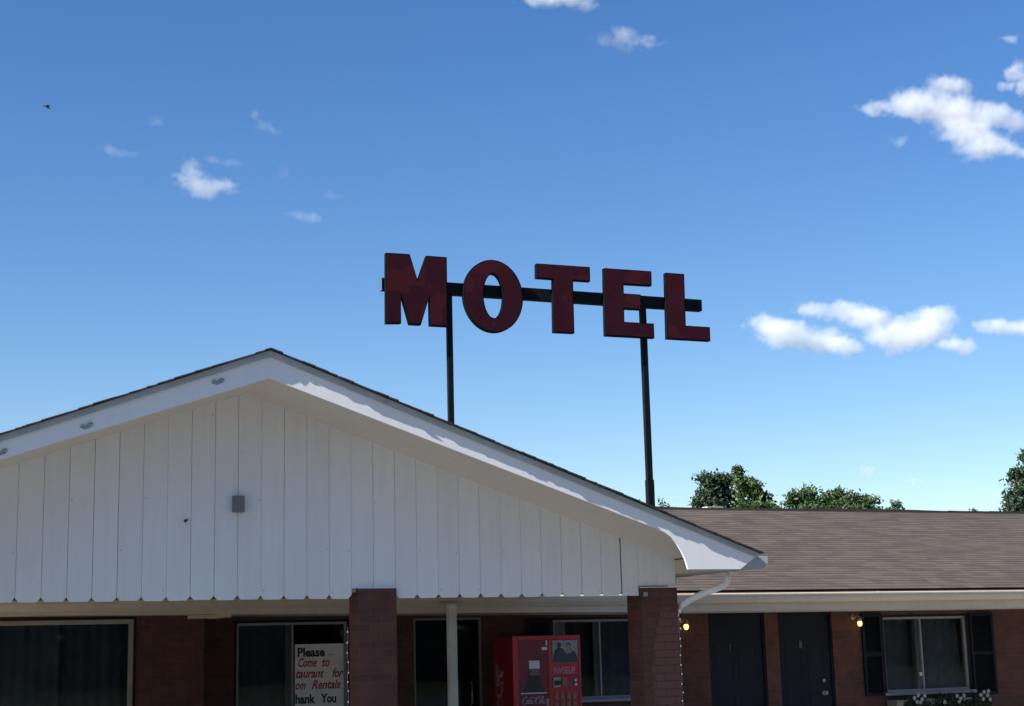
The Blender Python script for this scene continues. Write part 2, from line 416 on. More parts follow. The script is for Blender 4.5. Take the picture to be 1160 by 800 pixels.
# --- eave of the main roof: soffit, fascia, gutter
def eave_z(x): return 2.125 if x < 2 else (2.125 - (x - 2) * .065 / 7.7 if x < 9.7 else max(2.045, 2.06 - (x - 9.7) * .0022))
exs = [-8, 2, 4.5, 7, 9.7, 12, 15, 18, 24.3]; m = MB(); m2 = MB()
for a, b in zip(exs, exs[1:]):
    za, zb = eave_z(a), eave_z(b)
    m.add([(x, y, z) for x, z0 in ((a, za), (b, zb)) for y, z in ((Y3, z0), (Y3 + .05, z0), (Y3 + .05, 2.30), (Y3, 2.30))], [(0, 4, 7, 3), (0, 1, 5, 4), (1, 2, 6, 5), (2, 3, 7, 6)])
    ye_ = Y4 - .002 if a >= 4.5 else YL - .002
    m2.add([(a, Y3 + .051, za + .01), (b, Y3 + .051, zb + .01), (b, ye_, zb + .01), (a, ye_, za + .01)], [(0, 1, 2, 3)])
m2.add([(3.82, YL, 2.122), (4.5, YL, 2.117), (4.5, Y4, 2.117), (3.82, Y4, 2.122)], [(0, 1, 2, 3)])
m.build('fascia', 'gutter2', B); m2.build('soffit', 'soffit', B)
gut = MB(); prof = [(Y3 - .003, 2.285), (Y3 - .10, 2.285), (Y3 - .112, 2.275), (Y3 - .112, 2.262), (Y3 - .10, 2.255), (Y3 - .10, 2.232), (Y3 - .085, 2.20), (Y3 - .062, 2.175), (Y3 - .055, 2.160), (Y3 - .003, 2.160)]
gut.prism_x([(y, z) for y, z in prof], -8, 24.3)
gt = gut.build('gutter', 'gutter', B)
m = MB()
for x in (9.6, 12.7, 15.9, 18.9): MB().prism_x([(y - .0015, z + (.0015 if z > 2.2 else -.0015)) for y, z in prof], x, x + .05).build('gutter_joint', 'gutter', gt)

# --- gable roof
m = MB()
for s_ in (1, -1):
    xe = XE if s_ > 0 else XW
    vs = [(XA, Y1, ZA - .012), (xe, Y1, zr(xe) - .012), (xe, 24.6, zr(xe) - .012), (XA, 24.6, ZA - .012)]
    m.add(vs + [(a, b, c - .03) for a, b, c in vs], [(0, 1, 2, 3), (7, 6, 5, 4), (0, 4, 5, 1), (1, 5, 6, 2), (2, 6, 7, 3)])
groof = m.build('roof', 'roof2', B)
# front edge of the shingles: overlapping tabs hanging over the rake by uneven amounts
m = MB(); random.seed(21)
for s_ in (1, -1):
    L = (XE - XA) + .03; x = 0.
    e0 = .118
    while x < L:
        w_ = random.choice((.03, .05, .08, .11, .17)); x2 = min(L, x + w_)
        e0 = random.uniform(.068, .073) + random.choice((-.008, -.004, 0, 0, .004)) - (.010 if x < .5 else 0.) + .005 * math.sin(x * 2.9)
        j = random.uniform(-.004, .004)
        a0, a1 = XA + s_ * x, XA + s_ * x2
        za, zb = ZA - SL * x + .000 + j, ZA - SL * x2 + .004 + j
        e1 = e0 + random.uniform(-.003, .004)
        vs = [(a0, Y1 - e0, za), (a1, Y1 - e1, zb), (a1, Y1 + .3, zb), (a0, Y1 + .3, za)]
        vs += [(p_[0], p_[1], p_[2] - .010) for p_ in vs]
        fs = [(0, 1, 2, 3), (7, 6, 5, 4), (0, 4, 5, 1), (1, 5, 6, 2), (2, 6, 7, 3), (3, 7, 4, 0)]
        if s_ < 0: fs = [f[::-1] for f in fs]
        m.add(vs, fs); x = x2
m.build('shingle_edge', 'edge', groof)
# rake fascia boards (white), with the swept return at the right end
def rake(side):
    f = MB()
    S = lambda x: x if side > 0 else 2 * XA - x
    top = [(XA, ZA - .035), (XE - .02, zr(XE) - .03)]
    curve = [(6.93, 2.298), (6.905, 2.385), (6.872, 2.455), (6.83, 2.522), (6.775, 2.582), (6.71, 2.628), (6.62, 2.665)]
    pts = top + [(7.645, 2.415), (7.47, 2.298)] + curve + [(XA, 3.885)]
    f.prism([(S(x), z) for x, z in pts], Y1, Y1 + .024)
    return f.build('fascia', 'paint', B, bevel=.0)
def trim(side):
    S = lambda x: x if side > 0 else 2 * XA - x
    f = MB(); f.prism([(S(x), z) for x, z in [(XA, ZA - .014), (XE, zr(XE) - .012), (XE - .02, zr(XE) - .050), (XA, ZA - .066)]], Y1 - .026, Y1 - .0005)
    return f.build('trim', 'shadegrey', B)  # grey stands in for the shade under the shingle edge
rake(1); rake(-1); trim(1); trim(-1)
# rake soffit between fascia and boards, horizontal eave boxes
m = MB()
for s_ in (1, -1):
    S = lambda x: x if s_ > 0 else 2 * XA - x
    ln = [(XA, 3.897), (7.262, 2.442)]
    vs = [(S(x), y, z) for x, z in ln for y in (Y1 + .024, Y2 + .03)]
    m.add(vs, [(2 * k, 2 * k + 2, 2 * k + 3, 2 * k + 1) for k in range(len(ln) - 1)])
m.build('rake_soffit', 'soffit', B)
for s_ in (1, -1):
    S = lambda x: x if s_ > 0 else 2 * XA - x
    m = MB(); m.prism([(S(7.2505), 2.302), (S(7.46), 2.302), (S(7.62), 2.43), (S(7.2505), 2.44)], Y1 + .026, Y1 + .034)
    xa_, xb_ = sorted((S(7.2505), S(7.27))); m.box(xa_, xb_, Y1 + .036, 18.05, 2.3155, 2.432)
    x0, x1 = sorted((S(7.2505), S(7.47)))
    m.box(x0, x1, Y1 + .035, 18.05, 2.30, 2.315)
    m.build('eave_soffit', 'gutter', B)
    x0, x1 = sorted((S(7.47), S(7.50)))
    m = MB().box(x0, x1, Y1 + .03, 18.05, 2.302, zr(7.5) - .055); m.build('fascia', 'paint', B)
    x0, x1 = sorted((S(7.505), S(7.66))); x2, x3 = sorted((S(7.62), S(7.79)))
    m = MB().prism([(S(7.502), 2.30), (S(7.60), 2.30), (S(7.66), 2.33), (S(7.66), 2.41), (S(7.502), 2.43)], Y1 + .06, 18.05)
    m.prism([(S(7.6605), 2.312), (S(7.78), 2.312), (S(7.825), 2.36), (S(7.825), 2.425), (S(7.6605), 2.425)], Y1 + .10, 18.05)
    m.build('gutter', 'shadegrey', B)  # gutter coloured grey to look shaded

# --- board siding of the gable: separate boards with clipped lower corners
m = MB(); random.seed(3)
WB = .2032; X0 = 1.191 - 12 * WB
zs_top = lambda x: min(3.885 - .3478 * abs(x - XA), 3.885)
i = 0
while True:
    a = X0 + i * WB; b = a + WB; i += 1
    if a > 6.66: break
    gap = random.choice((.0008, .0012, .0016, .0022)); a2, b2 = a + gap, b - gap
    yo = Y2 + random.uniform(-.003, .003); zb0 = 2.100 + random.uniform(-.003, .003)
    nx, nz = .030 + random.uniform(-.004, .004), .034 + random.uniform(-.004, .004)
    lowl = lowr = None
    pts = [(a2 + nx, zb0), (b2 - nx, zb0), (b2, zb0 + nz), (b2, zs_top(b2) + .02)]
    if a2 < XA < b2: pts.append((XA, 3.9))
    pts += [(a2, zs_top(a2) + .02), (a2, zb0 + nz)]
    if 4.05 < (a + b) / 2 < 4.5: pts = [(a2, 2.192), (b2, 2.192)] + [p for p in pts[2:] if p[1] > 2.3]
    m.prism(pts, yo, yo + .019)
nails = MB(); random.seed(31)
for k in range(12, 40):
    for z in (2.17, 2.52, 2.95, 3.35, 3.7):
        x = X0 + k * WB + random.choice((-.022, .022)) + random.uniform(-.004, .004); z += random.uniform(-.02, .02)
        if x < 6.66 and z < zs_top(x) - .06 and not (4.05 < x < 4.48 and z < 2.25) and R() < .3: nails.tube([(x, Y2 - .001, z), (x, Y2 - .0045, z)], .0045, 6)
m.prism([(6.692, 2.10), (6.86, 2.10), (6.86, 2.20), (6.8605, 2.62), (6.692, 2.68)], Y2 + .002, Y2 + .018)
bs_ = m.build('board_siding', 'boards', B); nails.build('nail_heads', 'aludark', bs_)['kind'] = 'stuff'
m = MB(); m.prism([(6.862, 2.192), (7.25, 2.192), (7.25, 2.445), (6.862, 2.582)], Y2 - .002, Y2 + .018)
m.box(7.06, 7.25, Y2 - .012, Y2 - .0025, 2.192, 2.50)
m.build('corner_panel', 'boards', B)
m = MB(); S_ = lambda x: 2 * XA - x
m.prism([(S_(6.95), 2.14), (4.02, 2.14), (4.02, 2.2), (4.5, 2.2), (4.5, 2.14), (6.72, 2.14), (6.76, 2.2), (7.28, 2.2), (7.28, 2.4), (XA, 3.87), (S_(7.1), 2.4)], Y2 + .026, Y2 + .05)
m.build('siding_backing', 'backing', B)
# beam behind the boards along the porch front
MB().box(XW + .4, 7.2, Y2 + .052, Y2 + .16, 2.16, 2.32).build('porch_beam', 'soffit', B)
MB().box(3.86, 3.98, Y3 + .052, YL - .004, 2.075, 2.116).box(3.62, 3.859, YL - .30, YL - .004, 2.08, 2.118).build('ceiling_beam', 'gutter2', B)

# --- pillars and post
pl = MB().box(4.09, 4.441, Y2 - .03, Y2 + .27, .004, 2.187).build('pillar', 'brick', B, bevel=.004)
MB().box(4.085, 4.446, Y2 - .034, Y2 - .004, 2.188, 2.196).build('flashing', 'paint', pl)
pr_ = MB().box(6.866, 7.256, Y2 - .03, Y2 + .27, .004, 2.172).build('pillar', 'brickpale', B, bevel=.004)
pr_['label'] = 'brick pillar with a pale patch on its right half'
MB().box(6.86, 7.262, Y2 - .036, Y2 - .012, 2.173, 2.18).build('flashing', 'paint', pr_)
MB().box(6.89, 6.93, Y2 - .05, Y2 - .031, 2.09, 2.13).ball((6.91, Y2 - .052, 2.11), .012).build('hook', 'grey', pr_)
ps = MB().box(6.525, 6.625, Y3 - .225, Y3 - .13, .12, 2.18).build('post', simple('chalky_post_paint', (.62, .60, .54), .6), B, bevel=.006)
MB().box(6.44, 6.71, Y3 - .235, Y3 - .12, 2.1802, 2.195).build('plate', 'gutter', ps)

# --- windows
def window(x0, x1, z0, z1, y, mull=None, fr=.035, mat='alu', label=None, sill=True, inset=.03, curtains=None):
    cx = (x0 + x1) / 2
    w = MB().box(x0, x1, y + inset, y + inset + .06, z0, z0 + fr).box(x0, x1, y + inset, y + inset + .06, z1 - fr, z1)
    w.box(x0, x0 + fr, y + inset, y + inset + .06, z0 + fr, z1 - fr).box(x1 - fr, x1, y + inset, y + inset + .06, z0 + fr, z1 - fr)
    # outer darker casing
    wo = w.build('window', mat, B)
    if label: wo['label'] = label
    c = MB(); k = .028
    c.box(x0 - k, x1 + k, y - .012, y + .028, z1 + .001, z1 + k).box(x0 - k, x0 - .001, y - .012, y + .028, z0, z1).box(x1 + .001, x1 + k, y - .012, y + .028, z0, z1)
    c.build('casing', 'shut', wo)
    spans = [(x0 + fr, x1 - fr)] if mull is None else [(x0 + fr, mull - .02), (mull + .02, x1 - fr)]
    if mull is not None:
        MB().box(mull - .008, mull + .012, y + inset + .004, y + inset + .05, z0 + fr, z1 - fr).build('mullion', mat, wo)
        MB().box(mull - .085, mull - .009, y + inset + .034, y + inset + .058, z0 + fr, z1 - fr).build('sash_rail', 'aludark', wo)
    for a, b in spans:
        p = MB(); p.box(a - .004, b + .004, y + inset + .028, y + inset + .032, z0 + fr - .004, z1 - fr + .004)
        p.build('pane', 'glass', wo)
    if sill:
        s = MB().box(x0 - .06, x1 + .06, y - .06, y + inset - .001, z0 - .045, z0 - .002); s.build('sill', 'alu' if mat == 'alu' else mat, wo, bevel=.004)
    for (a, b, dep, mt) in (curtains or []):
        cm = MB(); nn = int((b - a) / .02); vs = []
        for i in range(nn + 1):
            x = a + (b - a) * i / nn; yy = y + dep + .006 * math.sin(i * .9) + .006 * math.sin(i * .31)
            vs += [(x, yy, z0 - .1), (x, yy, z1 + .03)]
        cm.add(vs, [(2 * i, 2 * i + 2, 2 * i + 3, 2 * i + 1) for i in range(nn)])
        cm.build('curtain', mt, wo)
    return wo
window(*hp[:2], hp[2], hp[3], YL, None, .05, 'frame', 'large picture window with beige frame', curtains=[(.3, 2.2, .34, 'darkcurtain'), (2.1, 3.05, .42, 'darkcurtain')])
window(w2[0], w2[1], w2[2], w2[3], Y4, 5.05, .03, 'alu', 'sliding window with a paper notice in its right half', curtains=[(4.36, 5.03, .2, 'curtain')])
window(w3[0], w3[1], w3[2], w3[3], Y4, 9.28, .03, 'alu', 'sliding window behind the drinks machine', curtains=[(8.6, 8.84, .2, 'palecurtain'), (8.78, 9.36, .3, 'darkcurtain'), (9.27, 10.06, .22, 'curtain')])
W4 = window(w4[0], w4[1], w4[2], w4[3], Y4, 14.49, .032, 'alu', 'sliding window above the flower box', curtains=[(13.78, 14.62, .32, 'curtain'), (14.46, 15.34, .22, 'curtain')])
MB().box(14.43, 14.455, Y4 + .02, Y4 + .06, 1.12, 1.17).build('pane_glint', 'white', W4)  # white block standing in for a bright reflection on the pane
# --- shutters
def shutter(x0, x1, z0, z1):
    s = MB(); y0, y1 = Y4 - .035, Y4 - .003; r = .045
    s.box(x0, x0 + r, y0, y1, z0, z1).box(x1 - r, x1, y0, y1, z0, z1).box(x0 + r, x1 - r, y0, y1, z0, z0 + r).box(x0 + r, x1 - r, y0, y1, z1 - r, z1)
    zm = (z0 + z1) / 2; s.box(x0 + r, x1 - r, y0, y1, zm - r / 2, zm + r / 2)
    z = z0 + r + .01
    while z < z1 - r - .02:
        if abs(z - zm) > .035: s.add([(x0 + r, y0 + .006, z), (x1 - r, y0 + .006, z), (x1 - r, y1, z + .024), (x0 + r, y1, z + .024)], [(0, 1, 2, 3)])
        z += .028
    s.box(x0 + r, x1 - r, y1 - .0025, y1 - .0005, z0 + r, z1 - r)
    s.build('shutter', 'shut', B)
shutter(8.19, 8.545, .94, 2.04); shutter(10.06, 10.42, .94, 2.04); shutter(13.43, 13.775, .86, 2.035); shutter(15.33, 15.76, .82, 2.02)
# --- doors
def door(x0, x1, z1, knobx, num=None, glazed=False):
    d = MB().box(x0 + .03, x1 - .03, Y4 + .05, Y4 + .09, .135, z1 - .03)
    for a, b in ((x0 + .12, (x0 + x1) / 2 - .04), ((x0 + x1) / 2 + .04, x1 - .12)):
        for c, e in ((.3, .95), (1.08, 1.62)):
            for q in (d.box(a, b, Y4 + .044, Y4 + .0495, c, c + .018), d.box(a, b, Y4 + .044, Y4 + .0495, e - .018, e), d.box(a, a + .018, Y4 + .044, Y4 + .0495, c + .018, e - .018), d.box(b - .018, b, Y4 + .044, Y4 + .0495, c + .018, e - .018)): pass
    do = d.build('door', 'navy', B)
    MB().box(x0, x0 + .028, Y4 + .02, Y4 + .12, .13, z1 - .0285).box(x1 - .028, x1, Y4 + .02, Y4 + .12, .13, z1 - .0285).box(x0, x1, Y4 + .02, Y4 + .12, z1 - .028, z1 - .001).build('door_frame', 'navy', do)
    if knobx:
        MB().tube([(knobx, Y4 + .044, .93), (knobx, Y4 + .0, .93)], .012).ball((knobx, Y4 - .015, .93), (.03, .022, .03)).tube([(knobx, Y4 + .044, .93), (knobx, Y4 + .036, .93)], .034, 14).build('knob', 'grey', do, smooth=True)
        MB().tube([(knobx, Y4 + .044, 1.10), (knobx, Y4 + .025, 1.10)], .022, 14).build('deadbolt', 'grey', do)
    MB().box(*num).build('number_plate', simple('dark_number_plate', (.05, .05, .05), .5), do) if num else None
door(d1[0], d1[1], d1[3], None, ((11.27), (11.29), Y4 + .036, Y4 + .043, 1.55, 1.64))
door(d2[0], d2[1], d2[3], 12.775, ((12.40), (12.45), Y4 + .036, Y4 + .043, 1.56, 1.66))
# glazed storm door
d = MB(); x0, x1, z1 = gd[0], gd[1], gd[3]; r = .028
d.box(x0, x0 + r, Y4 + .01, Y4 + .06, .13, z1).box(x1 - r, x1, Y4 + .01, Y4 + .06, .13, z1).box(x0 + r, x1 - r, Y4 + .01, Y4 + .06, z1 - r, z1)
d.box(x0 + r, x1 - r, Y4 + .015, Y4 + .05, .13, .33)
do = d.build('door', 'aludark', B); do['label'] = 'glazed storm door in a thin metal frame'
MB().box(x0 + r, x1 - r, Y4 + .03, Y4 + .035, .33, z1 - r).build('pane', 'glass', do)
MB().box(x0 + r, x1 - r, Y4 + .12, Y4 + .16, .135, z1 - .002).build('inner_door', 'navy', do)
MB().tube([(7.40, Y4 + .0, .95), (7.40, Y4 - .045, .97), (7.40, Y4 - .05, 1.10), (7.40, Y4 - .045, 1.22), (7.40, Y4 + .0, 1.24)], .009).build('handle', 'grey', do, smooth=True)
# --- wall lamps
def wall_lamp(x, z, dx):
    l = MB().tube([(x + dx, Y4 - .001, z + .09), (x + dx, Y4 - .02, z + .09)], .045, 14).tube([(x + dx, Y4 - .02, z + .09), (x + dx * .6, Y4 - .07, z + .11), (x, Y4 - .10, z + .085)], .011)
    l.tube([(x, Y4 - .10, z + .095), (x, Y4 - .10, z + .05), (x, Y4 - .10, z + .03)], [.018, .036, .03], 12)
    lo = l.build('wall_lamp', 'brass', B, smooth=True)
    MB().ball((x, Y4 - .10, z - .002), (.036, .036, .044), 14, 9).build('bulb', 'lamp', lo, smooth=True)
wall_lamp(10.53, 1.89, -.04); wall_lamp(13.35, 1.89, -.05)
# --- small fittings on the gable
jb = MB().box(2.965, 3.062, Y2 - .065, Y2 - .004, 2.848, 2.988).build('junction_box', simple('box_grey', (.13, .13, .14), .5), B, bevel=.004)
MB().tube([(2.577, Y2 - .004, 2.779), (2.577, Y2 - .03, 2.779), (2.56, Y2 - .045, 2.77)], .008).ball((2.556, Y2 - .047, 2.768), .014).build('hook', 'black', B)
def clip(x, z, s=1.):
    c = MB(); y = Y1 - .001
    c.prism([(x - .05 * s, z - .012), (x - .01, z - .026), (x + .035 * s, z - .006), (x + .05 * s, z + .024), (x + .012, z + .03), (x - .004, z + .006), (x - .036 * s, z + .012)], y - .006, y)
    c.ball((x - .03 * s, y - .008, z), .014).ball((x + .03 * s, y - .01, z + .016), .015)
    c.build('light_clip', 'grey', B)
clip(1.613, 3.436); clip(2.652, 3.835, 1.1); clip(.975, 3.212)
MB().box(4.06, 4.1, Y1 - .034, Y1 - .0265, 3.71, 3.725).build('light_clip', 'grey', B)
# --- downspout from the gable gutter round the right pillar
m = MB(); path = [(7.57, 13.15, 2.335), (7.575, 13.15, 2.25), (7.565, 13.155, 2.20), (7.53, 13.18, 2.165), (7.47, 13.24, 2.135), (7.41, 13.36, 2.10), (7.35, 13.50, 2.05), (7.315, 13.64, 1.99), (7.312, 13.74, 1.90), (7.312, 13.78, .14), (7.312, 13.70, .07)]
m.tube(path, .036, 10, flat=.85)
ds = m.build('downspout', 'paint', B, smooth=True)
m = MB()
for p0, p1 in ((path[1], path[2]), (path[2], path[3]), (path[3], path[4])):
    for k in (.1, .4, .7):
        a = Vector(p0).lerp(Vector(p1), k); d_ = (Vector(p1) - Vector(p0)).normalized() * .005
        m.tube([a - d_, a + d_], .040, 10, flat=.87)
m.build('elbow_rib', 'paint', ds)
# small vent on the far roof slope
MB().tube([(13.93, 24.6, 3.35), (13.93, 24.6, 4.0)], .05, 12).box(13.78, 14.1, 24.5, 24.7, 4.0, 4.045).build('roof_vent', simple('vent_metal', (.45, .43, .36), .5), B)

# ------------------------------------------------------------------ the sign (stands on the porch roof, in line with the pillars)
sign_first = len(col.objects)
SG = empty('motel_sign', (8.45, YS, 2.6))
tag(SG, 'maroon MOTEL rooftop letter sign on a dark steel frame', 'sign')
m = MB().box(6.078, 10.765, YS + .075, YS + .175, 6.232, 6.395); bm_ = m.build('crossbar', 'steel', SG, bevel=.006)
MB().box(6.07, 6.077, YS + .07, YS + .18, 6.227, 6.40).build('end_cap', simple('blue_grey_cap', (.06, .12, .2), .5), bm_)
m = MB(); m.box(6.972, 7.045, YS + .092, YS + .155, 2.45, 6.231); p_ = m.build('support_post', 'steel', SG, bevel=.004)
m = MB(); m.box(9.811, 9.893, YS + .090, YS + .158, 3.85, 6.231); p_ = m.build('support_post', 'steel', SG, bevel=.004)
MB().box(9.806, 9.902, YS + .080, YS + .170, 2.45, 3.849).build('sleeve', 'steel', p_, bevel=.004)
for x in (6.25, 6.8, 7.3, 7.9, 8.55, 8.68, 9.3, 9.7, 10.25, 10.4):
    MB().tube([(x, YS + .0745, 6.31), (x, YS + .062, 6.31)], .012, 6).build('bolt', 'grey', bm_)
LET = dict(
 M=[(6.11, 6.712), (6.433, 6.716), (6.54, 6.366), (6.663, 6.712), (6.945, 6.712), (6.94, 5.782), (6.70, 5.781), (6.697, 6.173), (6.574, 5.783), (6.421, 5.782), (6.308, 6.189), (6.305, 5.788), (6.103, 5.776)],
 T=[(8.224, 6.719), (9.014, 6.724), (9.01, 6.521), (8.755, 6.518), (8.75, 5.79), (8.45, 5.787), (8.462, 6.516), (8.22, 6.516)],
 E=[(9.228, 6.725), (9.951, 6.730), (9.947, 6.522), (9.515, 6.517), (9.512, 6.389), (9.772, 6.388), (9.77, 6.174), (9.508, 6.171), (9.505, 5.990), (9.955, 5.992), (9.955, 5.785), (9.214, 5.782)],
 L=[(10.172, 6.726), (10.462, 6.726), (10.452, 5.99), (10.832, 5.99), (10.828, 5.79), (10.156, 5.789)])
def inset_poly(p, d):
    n = len(p); a = sum(p[i][0] * p[(i + 1) % n][1] - p[(i + 1) % n][0] * p[i][1] for i in range(n))
    if a < 0: p = p[::-1]
    out = []
    for i in range(n):
        p0, p1, p2 = Vector(p[i - 1]), Vector(p[i]), Vector(p[(i + 1) % n])
        e1 = (p1 - p0).normalized(); e2 = (p2 - p1).normalized()
        n1 = Vector((-e1.y, e1.x)); n2 = Vector((-e2.y, e2.x))
        b = (n1 + n2); b = b / max(.35, b.dot(n1)) if b.length > 1e-6 else n1
        out.append((p1.x + b.x * d, p1.y + b.y * d))
    return out
for ch in 'MOTEL':
    if ch == 'O':
        n = 56; cx, cz, ro, rz_, ri, rj = 7.592, 6.231, .422, .491, .141, .298
        def ring(mb, d, y0, y1):
            o1 = [(cx + (ro - d) * math.cos(2 * math.pi * k / n), cz + (rz_ - d) * math.sin(2 * math.pi * k / n)) for k in range(n)]
            i1 = [(cx + (ri + d) * math.cos(2 * math.pi * k / n), cz + (rj + d) * math.sin(2 * math.pi * k / n)) for k in range(n)]
            vs = [(x, y0, z) for x, z in o1] + [(x, y0, z) for x, z in i1] + [(x, y1, z) for x, z in o1] + [(x, y1, z) for x, z in i1]
            fs = []
            for k in range(n):
                q = (k + 1) % n
                fs += [(k, q, n + q, n + k), (2 * n + q, 2 * n + k, 3 * n + k, 3 * n + q), (k, 2 * n + k, 2 * n + q, q), (n + q, 3 * n + q, 3 * n + k, n + k)]
            mb.add(vs, fs)
        a_ = MB(); ring(a_, 0, YS, YS + .073); b_ = MB(); ring(b_, .014, YS - .004, YS - .0005)
    else:
        a_ = MB().prism(LET[ch], YS, YS + .073); b_ = MB().prism(inset_poly(LET[ch], .014), YS - .004, YS - .0005)
    lo = a_.build('letter', 'can', SG); b_.build('letter_face', 'maroon', lo)

kS = 13.85 / YS
for o_ in list(col.objects)[sign_first:]:
    if o_.type == 'EMPTY': o_.location = Vector((o_.location.x * kS, 13.85, 2.6)); base_ = o_.location.copy(); old_ = Vector((8.45, YS, 2.6))
    else:
        for v_ in o_.data.vertices:
            w_ = v_.co + old_; w_ = Vector((w_.x * kS, w_.y * kS, 1.6 + (w_.z - 1.6) * kS)); v_.co = w_ - base_

# ------------------------------------------------------------------ drinks machine
VM = empty('vending_machine', (8.08, 19.0, .12))
tag(VM, 'red soft drink vending machine with a big bottle picture on its front', 'vending machine')
vx0, vx1, vy0, vy1, vz0, vz1 = 7.62, 8.552, 18.65, 19.33, .125, 1.80
MB().box(vx0, vx1, vy0 + .03, vy1, vz0, vz1 - .012).build('cabinet', 'sidered', VM, bevel=.01)
m = MB(); fx = 7.69; px1 = 8.105
m.box(vx0, fx, vy0, vy0 + .028, vz0, vz1).box(fx, vx1, vy0, vy0 + .028, 1.745, vz1).box(px1, px1 + .045, vy0, vy0 + .028, .25, 1.744).box(vx1 - .032, vx1, vy0, vy0 + .028, .25, 1.744).box(fx, vx1, vy0, vy0 + .028, vz0, .249)
door_ = m.build('door', 'red', VM, bevel=.006)
m = MB().box(fx + .001, px1 - .001, vy0 + .010, vy0 + .027, .251, 1.743); pn = m.build('picture_panel', 'darkred', VM)
yy = vy0 + .0085
MB().box(7.842, 7.985, yy - .002, yy, 1.392, 1.492).build('bottle_cap_print', 'white', pn, bevel=.0)
bott = [(7.85, 1.39), (7.85, 1.335), (7.835, 1.29), (7.80, 1.21), (7.765, 1.12), (7.74, 1.0), (7.735, .6), (7.75, .42), (8.07, .42), (8.075, .6), (8.07, 1.0), (8.04, 1.12), (8.01, 1.21), (7.99, 1.29), (7.98, 1.335), (7.98, 1.39)]
MB().prism(bott, yy - .001, yy + .0005).build('bottle_print', 'cola', pn)
MB().prism([(7.853, 1.388), (7.977, 1.388), (7.977, 1.335), (7.985, 1.31), (7.845, 1.31), (7.853, 1.335)], yy - .0026, yy - .0013).build('bottle_neck_print', simple('neck_print', (.26, .10, .10), .4), pn)
MB().box(7.722, 8.072, yy - .003, yy - .0012, .70, 1.098).build('bottle_label', 'label', pn)
MB().box(7.722, 8.072, yy - .0045, yy - .0032, 1.086, 1.099).build('label_line', 'white', pn)
MB().box(8.02, 8.095, yy - .006, yy - .001, 1.62, 1.658).box(8.075, 8.095, yy - .006, yy - .001, 1.675, 1.74).build('price_tag', 'white', pn)
MB().box(8.065, 8.1, yy - .006, yy - .001, .93, 1.02).build('bottle_side_print', 'palecurtain', pn)
# script lettering: tapered strokes
def stroke(mb, pts, w, T):
    P_ = [Vector(p) for p in pts]; out = []
    # Catmull-Rom
    for i in range(len(P_) - 1):
        a, b, c, d = P_[max(i - 1, 0)], P_[i], P_[i + 1], P_[min(i + 2, len(P_) - 1)]
        for k in range(6):
            t_ = k / 6; out.append(.5 * ((2 * b) + (c - a) * t_ + (2 * a - 5 * b + 4 * c - d) * t_ ** 2 + (3 * b - a - 3 * c + d) * t_ ** 3))
    out.append(P_[-1]); n = len(out); vs = []
    for i, p in enumerate(out):
        d = (out[min(i + 1, n - 1)] - out[max(i - 1, 0)]).normalized(); q = Vector((-d.y, d.x))
        ww = w * (.35 + .65 * abs(d.y)) * (1 if 0 < i < n - 1 else .4)
        vs += [T(p + q * ww), T(p - q * ww)]
    mb.add(vs, [(2 * i, 2 * i + 1, 2 * i + 3, 2 * i + 2) for i in range(n - 1)])
SCRIPT = [
    [(1.05, .95), (.95, 1.12), (.7, 1.1), (.3, .75), (.12, .3), (.3, -.02), (.7, .02), (.95, .2)],
    [(1.0, .28), (.9, .5), (1.05, .62), (1.25, .5), (1.22, .2), (1.05, .02), (.92, .12), (1.0, .35)],
    [(1.75, .5), (1.62, .62), (1.45, .45), (1.4, .15), (1.55, 0), (1.8, .15)],
    [(2.2, .55), (2.02, .6), (1.88, .35), (1.9, .08), (2.05, .02), (2.2, .3), (2.25, .6), (2.2, .25), (2.28, .02), (2.42, .15)],
    [(2.42, .33), (2.55, .38), (2.7, .33)],
    [(1.6, .78), (2.0, 1.02), (2.5, 1.0), (3.0, .84), (3.5, .86), (3.75, 1.1), (3.62, 1.22), (3.3, 1.1), (2.95, .75), (2.82, .3), (3.0, -.02), (3.4, .02), (3.65, .2)],
    [(3.65, .28), (3.55, .5), (3.7, .62), (3.9, .5), (3.87, .2), (3.7, .02), (3.58, .12), (3.65, .35)],
    [(4.0, .2), (4.25, .7), (4.4, 1.1), (4.3, 1.22), (4.15, .9), (4.1, .3), (4.2, 0), (4.38, .15)],
    [(4.75, .55), (4.58, .6), (4.44, .35), (4.46, .08), (4.6, .02), (4.75, .3), (4.8, .6), (4.76, .25), (4.84, .02), (5.0, .15)]]
m = MB(); k = .33 / 5.0
for s_ in SCRIPT: stroke(m, s_, .085, lambda p: (7.732 + p.x * k, yy - .0055, .965 + p.y * k * 1.12))
m.build('script_lettering', simple('grey_white_print', (.42, .36, .37), .5), pn)
m = MB(); k = .95 / 5.0          # the same words up the left flank
for s_ in SCRIPT: stroke(m, s_, .085, lambda p: (vx0 - .002, 19.22 - p.y * k * 1.0, .52 + p.x * k))
m.build('side_lettering', simple('dull_white_print', (.34, .28, .27), .5), VM)
